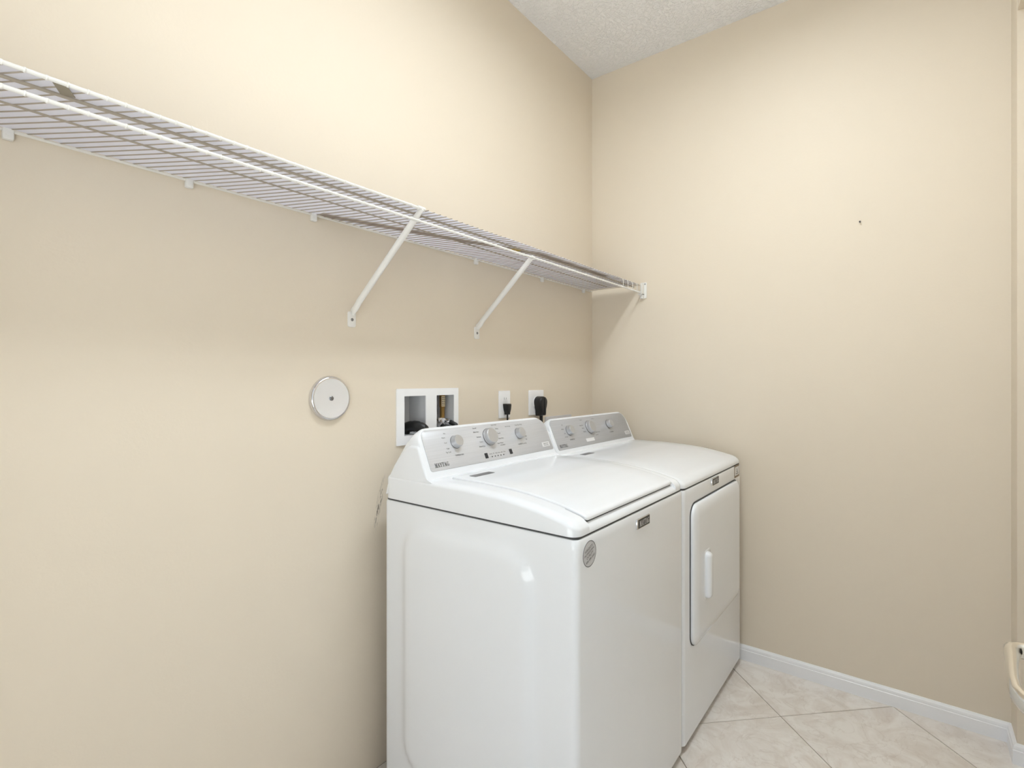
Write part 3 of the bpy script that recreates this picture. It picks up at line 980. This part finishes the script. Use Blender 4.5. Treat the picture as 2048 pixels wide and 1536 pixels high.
# the two diagonal braces
def brace(label, X, xt, hook):
    b = thing('shelf_brace', label, 'shelf brace', (X, YW, 1.378), 'diagonal braces under the wire shelf')
    zf = 1.402
    if hook == 'front': yt, zt = SHY + 0.003, SHZ - 0.006      # runs up to the front rail, behind the lip rail
    else: yt, zt = SHY + 0.006, SHZ - 0.040                    # hooks on the lip rail
    def P(t, dy=0.0, dz=0.0): return (X + (xt - X) * t, (YW - 0.006) + (yt - YW + 0.006) * t + dy, zf + (zt - zf) * t + dz)
    path = [(X, YW - 0.0035, zf - 0.010), (X, YW - 0.0055, zf - 0.001), P(0.05, -0.001, -0.003), P(0.11), P(0.5), P(0.90), P(0.965), P(1.02)]
    r1 = [0.0128, 0.0128, 0.0115, 0.0092, 0.0092, 0.0092, 0.0095, 0.0100]
    r2 = [0.0025, 0.0035, 0.0065, 0.0092, 0.0092, 0.0088, 0.0050, 0.0030]
    obj('tube', ring_tube(nb(), path, r1, 12, ry=r2), 'wire_white', b, angle=60)
    f = obj('foot_plate', prism(nb(), rrect(-0.0135, 0.0135, -0.046, 0.0, 0.006, 4), 0.0004, 0.0042, FR(X, zf, YW), 0.001), 'wire_white', b)
    obj('screw', lathe(nb(), [(0.0048, 0), (0.0045, 0.0012), (0.0035, 0.0022), (0.0015, 0.0022), (0.001, 0.0012)], FR(X, zf - 0.024, YW - 0.0042), 16), 'screw_steel', f)
    if hook == 'front':
        h = obj('hook', ring_tube(nb(), [(xt - 0.012, SHY + 0.001, SHZ - 0.0005), (xt + 0.012, SHY + 0.001, SHZ - 0.0005)], 0.0056, 12), 'wire_white', b)
        obj('screw', lathe(nb(), [(0.0032, 0), (0.0028, 0.0012), (0.001, 0.0012)], FR(xt, SHZ - 0.020, SHY + 0.0115) @ Matrix.Rotation(R(45), 4, 'X'), 10), 'nail_dark', h)
    else:
        obj('hook', ring_tube(nb(), [(xt - 0.010, SHY - 0.001, SHZ - 0.036), (xt + 0.010, SHY - 0.001, SHZ - 0.036)], 0.0060, 12), 'wire_white', b)
brace('white diagonal shelf brace nearer the round chrome cover', 0.9105, 0.934, 'front')
brace('white diagonal shelf brace nearer the room corner, above the left outlet', 1.4640, 1.4400, 'lip')

# liner sheet lying on the deck wires
def liner(label, xa, xb, ya, yb, lift, wav):
    bm = nb()
    nx, ny = max(4, int((xb - xa) / 0.03)), 8
    g = [[bm.verts.new((xa + (xb - xa) * i / nx + random.uniform(-1, 1) * (0.003 if i in (0, nx) else 0), ya + (yb - ya) * j / ny,
                        SHZ + RW + 0.0012 + lift + wav * (0.5 + 0.5 * math.sin(i * 1.7 + j * 0.9)))) for j in range(ny + 1)] for i in range(nx + 1)]
    for i in range(nx):
        for j in range(ny):
            bm.faces.new((g[i][j], g[i + 1][j], g[i + 1][j + 1], g[i][j + 1]))
    r = bmesh.ops.extrude_face_region(bm, geom=bm.faces[:])
    bmesh.ops.translate(bm, verts=[v for v in r['geom'] if isinstance(v, bmesh.types.BMVert)], vec=(0, 0, 0.0008))
    return tag(obj('shelf_liner', bm, 'liner', angle=60), label, 'shelf liner', 'liner sheets on the wire shelf')
liner('long pale grey liner sheet on the near half of the wire shelf', SX0 + 0.01, 1.30, SHY + 0.010, YW - 0.003, 0.0, 0.0008)
liner('brown stained grey liner sheet on the far half of the wire shelf', 1.30, XB - 0.03, SHY + 0.010, YW - 0.003, 0.0018, 0.0010)
# small tag hanging under the deck
bm = nb()
M = frame((0.206, 1.047, SHZ - 0.0022), (1, 0, 0), (0, 1, 0))
prism(bm, [(-0.016, -0.014), (0.000, -0.018), (0.018, 0.016), (0.001, 0.022)], -0.0012, 0.0, M)
tag(obj('price_tag', bm, 'tag_taupe', smooth=False), 'small taupe tag stuck under the near end of the wire shelf', 'tag')

# ================================================================== THINGS ON THE LEFT WALL
# round chrome clean-out cover
cv = thing('cleanout_cover', 'round polished chrome clean-out cover with a centre screw on the left wall', 'cover', (0.838, YW, 1.148))
M = FR(0.838, 1.148, YW)
obj('cover_rim', lathe(nb(), [(0.0560, 0.0006), (0.0635, 0.0004), (0.0640, 0.002), (0.0630, 0.007), (0.0605, 0.0112), (0.0580, 0.0128), (0.0560, 0.0128)], M, 64, cap=False), 'chrome', cv, angle=60, label='polished chrome rim')
obj('cover_plate', lathe(nb(), [(0.0558, 0.0004), (0.0558, 0.0126), (0.048, 0.0122), (0.03, 0.0106), (0.012, 0.0098), (0.001, 0.0097)], M, 64), 'satin_chrome', cv, angle=60)
obj('screw', lathe(nb(), [(0.0068, 0.0098), (0.0066, 0.0112), (0.0050, 0.0125), (0.0046, 0.0115), (0.0040, 0.0115), (0.0036, 0.0128), (0.0010, 0.0133)], M, 24), 'screw_steel', cv, angle=20)

# washer supply box let into the wall
sb = thing('supply_box', 'white recessed washer supply box with two openings above the washing machine', 'utility box', (1.218, YW, 1.08))
FX0, FX1, FZ0, FZ1 = 1.0765, 1.3597, 0.9880, 1.1715
C1 = (1.1074, 1.2005, 1.018, 1.1470)
C2 = (1.2510, 1.3365, 1.018, 1.1475)
bm = nb()
xs = [FX0, C1[0], C1[1], C2[0], C2[1], FX1]
zs = [FZ0, C1[2], C1[3], FZ1]
yf = YW - 0.006
for i in range(5):
    for k in range(3):
        if k == 1 and i in (1, 3): continue
        bm.faces.new([bm.verts.new(c) for c in ((xs[i], yf, zs[k]), (xs[i + 1], yf, zs[k]), (xs[i + 1], yf, zs[k + 1]), (xs[i], yf, zs[k + 1]))])
bmesh.ops.remove_doubles(bm, verts=bm.verts, dist=1e-5)
r = bmesh.ops.extrude_face_region(bm, geom=bm.faces[:])
bmesh.ops.translate(bm, verts=[v for v in r['geom'] if isinstance(v, bmesh.types.BMVert)], vec=(0, 0.0055, 0))
obj('frame', bm, 'plate_white', sb, smooth=False)
for c in (C1, C2):
    x0, x1, z0, z1 = c
    y0, y1 = YW - 0.0015, YW + 0.078
    bm = nb()
    th = 0.002
    box(bm, (x0 - th, y0, z0 - th), (x0, y1, z1 + th)); box(bm, (x1, y0, z0 - th), (x1 + th, y1, z1 + th))
    box(bm, (x0, y0, z0 - th), (x1, y1, z0)); box(bm, (x0, y0, z1), (x1, y1, z1 + th))
    box(bm, (x0 - th, y1, z0 - th), (x1 + th, y1 + th, z1 + th))
    obj('recess', bm, 'cavity_grey', sb, smooth=False)

# drain hose hooking into the left opening
bm = nb()
hp = []
ctrl = [(1.150, YW + 0.045, 1.0195), (1.150, YW + 0.043, 1.034), (1.153, YW + 0.026, 1.044), (1.160, YW - 0.004, 1.047), (1.170, YW - 0.024, 1.040), (1.178, YW - 0.034, 1.022), (1.182, YW - 0.039, 0.985), (1.185, YW - 0.040, 0.80)]
for a, b in zip(ctrl, ctrl[1:]):
    for k in range(4): hp.append(tuple(a[i] + (b[i] - a[i]) * k / 4 for i in range(3)))
hp.append(ctrl[-1])
ring_tube(bm, hp, [0.0170 + 0.0014 * (i % 2) for i in range(len(hp))], 14)
tag(obj('drain_hose', bm, 'black_rubber', angle=60), 'black ribbed drain hose bending out of the left opening of the supply box', 'hose')

# valve with its hammer arrester and two hoses in the right opening
vv = thing('water_valve', 'brass water valve with chrome fittings inside the right opening of the supply box', 'valve', (1.285, YW + 0.03, 1.02))
yv = YW + 0.030
obj('arrester_pipe', ring_tube(nb(), [(1.313, yv, 1.062), (1.313, yv, 1.068), (1.313, yv, 1.100), (1.313, yv, 1.104), (1.313, yv, 1.1460)], [0.0100, 0.0088, 0.0088, 0.0104, 0.0104], 16), 'brass', vv)
bm = nb()
for k in range(8):
    a, b = R(-150 + 15 * k), R(-150 + 15 * (k + 1))
    bm.faces.new([bm.verts.new((1.313 + 0.0108 * math.cos(t), yv + 0.0108 * math.sin(t), z)) for t, z in ((a, 1.105), (b, 1.105), (b, 1.142), (a, 1.142))])
lb = obj('pipe_label', bm, 'label_cream', vv, label='cream paper label')
bm = nb()
for k in range(5):
    for t0, t1 in ((-140, -118), (-112, -96), (-88, -66)):
        bm.faces.new([bm.verts.new((1.313 + 0.0110 * math.cos(R(t)), yv + 0.0110 * math.sin(R(t)), z)) for t, z in ((t0, 1.109 + k * 0.0065), (t1, 1.109 + k * 0.0065), (t1, 1.1115 + k * 0.0065), (t0, 1.1115 + k * 0.0065))])
obj('print', bm, 'print_dark', lb, smooth=False)
bm = nb()
ring_tube(bm, [(1.313, yv, 1.035), (1.313, yv, 1.064)], 0.0125, 12)
ring_tube(bm, [(1.280, yv, 1.052), (1.332, yv, 1.052)], 0.0085, 10)
box(bm, (1.280, yv - 0.016, 1.055), (1.297, yv - 0.009, 1.066), 0.002)
obj('valve_body', bm, 'chrome', vv)
for pts in (((1.286, yv - 0.006, 1.050), (1.284, yv - 0.030, 1.040), (1.284, yv - 0.052, 1.022), (1.282, YW - 0.035, 0.985), (1.284, YW - 0.038, 0.82)),
            ((1.322, yv - 0.004, 1.052), (1.326, yv - 0.028, 1.049), (1.332, yv - 0.048, 1.040), (1.340, YW - 0.034, 1.005), (1.342, YW - 0.038, 0.82))):
    obj('hose', ring_tube(nb(), pts, 0.0085, 10), 'black_rubber', vv, angle=60)
    a, b = Vector(pts[0]), Vector(pts[1])
    obj('coupling', ring_tube(nb(), [a.lerp(b, 0.15), a.lerp(b, 0.3), a.lerp(b, 0.9), a.lerp(b, 1.05)], [0.0105, 0.0122, 0.0122, 0.0105], 12), 'chrome', vv)

# outlets, plugs and cords
def outlet(label, x0, x1, z0, z1, kind):
    o = thing('wall_outlet', label, 'outlet', ((x0 + x1) / 2, YW, (z0 + z1) / 2), 'outlets above the appliances')
    cx, cz = (x0 + x1) / 2, (z0 + z1) / 2
    M = FR(cx, cz, YW)
    wx, wz = (x1 - x0) / 2, (z1 - z0) / 2
    obj('cover_plate', prism(nb(), rrect(-wx, wx, -wz, wz, 0.003, 3), 0.0004, 0.006, M, 0.003, 3), 'plate_white', o)
    if kind == 1:
        for dz in (0.0195, -0.0195):
            rc = obj('receptacle', prism(nb(), rrect(-0.017, 0.017, dz - 0.0145, dz + 0.0145, 0.008, 5), 0.0055, 0.0070, M, 0.0006), 'plate_white', o)
            bm = nb()
            for q in (Q(-0.0075, dz + 0.000, -0.0058, dz + 0.009), Q(0.0055, dz + 0.001, 0.0072, dz + 0.008)):
                bm.faces.new([bm.verts.new(M @ Vector((x, y, 0.0072))) for x, y in q])
            obj('slot', bm, 'print_dark', rc, smooth=False)
        obj('screw', lathe(nb(), [(0.003, 0), (0.0025, 0.001), (0.0008, 0.0012)], M @ Matrix.Translation((0, 0, 0.006)), 12), 'plate_white', o)
    else:
        obj('receptacle', lathe(nb(), [(0.0275, 0.0055), (0.0275, 0.0075), (0.0262, 0.0085)], M, 32), 'plate_white', o)
        for dx in (-0.041, 0.041):
            obj('screw', lathe(nb(), [(0.003, 0), (0.0025, 0.001), (0.0008, 0.0012)], M @ Matrix.Translation((dx, 0.0, 0.006)), 12), 'plate_white', o)
outlet('narrow white outlet plate with the small black plug', 1.5960, 1.6670, 1.0455, 1.1565, 1)
outlet('wide white outlet plate with the big black dryer plug', 1.8000, 1.9100, 1.0468, 1.1555, 2)

p = thing('power_plug', 'small black power plug in the narrow outlet above the washing machine', 'plug', (1.637, YW - 0.02, 1.08))
M = FR(1.6315, 1.088, YW)
bm = nb()
secs = [((-0.0145, 0.0145), 0.0165, 0.010), ((-0.0150, 0.0150), 0.0125, 0.026), ]
prism(bm, [(-0.0145, 0.016), (-0.0155, 0.012), (-0.0120, -0.006), (-0.0075, -0.018), (-0.0055, -0.020), (-0.0050, -0.028), (0.0050, -0.028), (0.0055, -0.020), (0.0075, -0.018), (0.0120, -0.006), (0.0155, 0.012), (0.0145, 0.016)], 0.0072, 0.030, M, 0.006, 3)
obj('plug_body', bm, 'black_plastic', p)
obj('cord', ring_tube(nb(), [(1.6315, YW - 0.018, 1.064), (1.6315, YW - 0.018, 1.050), (1.632, YW - 0.019, 1.02), (1.634, YW - 0.022, 0.95), (1.64, YW - 0.03, 0.80)], 0.0034, 10), 'black_rubber', p)

p = thing('power_plug', 'big black angled dryer plug in the wide outlet beside the room corner', 'plug', (1.868, YW - 0.03, 1.09))
M = FR(1.8600, 1.094, YW)
bm = nb()
ol = [(-0.030 * math.cos(R(a)), 0.010 + 0.025 * math.sin(R(a))) for a in range(-20, 201, 20)]
ol += [(0.0255, -0.010), (0.0185, -0.026), (0.0170, -0.050), (-0.0170, -0.050), (-0.0185, -0.026), (-0.0255, -0.010)]
prism(bm, ol, 0.0082, 0.044, M, 0.012, 4)
bd_ = obj('plug_body', bm, 'black_plastic', p, angle=45)
bm = prism(nb(), rrect(-0.003, 0.003, -0.047, 0.028, 0.002, 2), 0.043, 0.0470, M, 0.001)
obj('plug_ridge', bm, 'black_plastic', p)
obj('cord', ring_tube(nb(), [(1.860, YW - 0.026, 1.050), (1.860, YW - 0.026, 1.030), (1.861, YW - 0.027, 0.99), (1.863, YW - 0.030, 0.92), (1.868, YW - 0.035, 0.80)], 0.0075, 12), 'black_rubber', p)

# grey plate on the wall behind the dryer, just showing above its console
tag(obj('vent_plate', prism(nb(), rrect(1.925, 2.150, 0.76, 1.034, 0.006, 3), 0.0004, 0.005, FR(0, 0, YW), 0.002), 'vent_grey'), 'pale grey vent plate low on the left wall behind the dryer', 'vent plate')

# a nail left in the back wall
tag(obj('nail', lathe(nb(), [(0.0022, 0.0004), (0.0022, 0.008), (0.0032, 0.009), (0.0030, 0.010)], FB(0.154, 1.8015), 10), 'nail_dark'), 'tiny dark nail left alone in the beige back wall', 'nail')
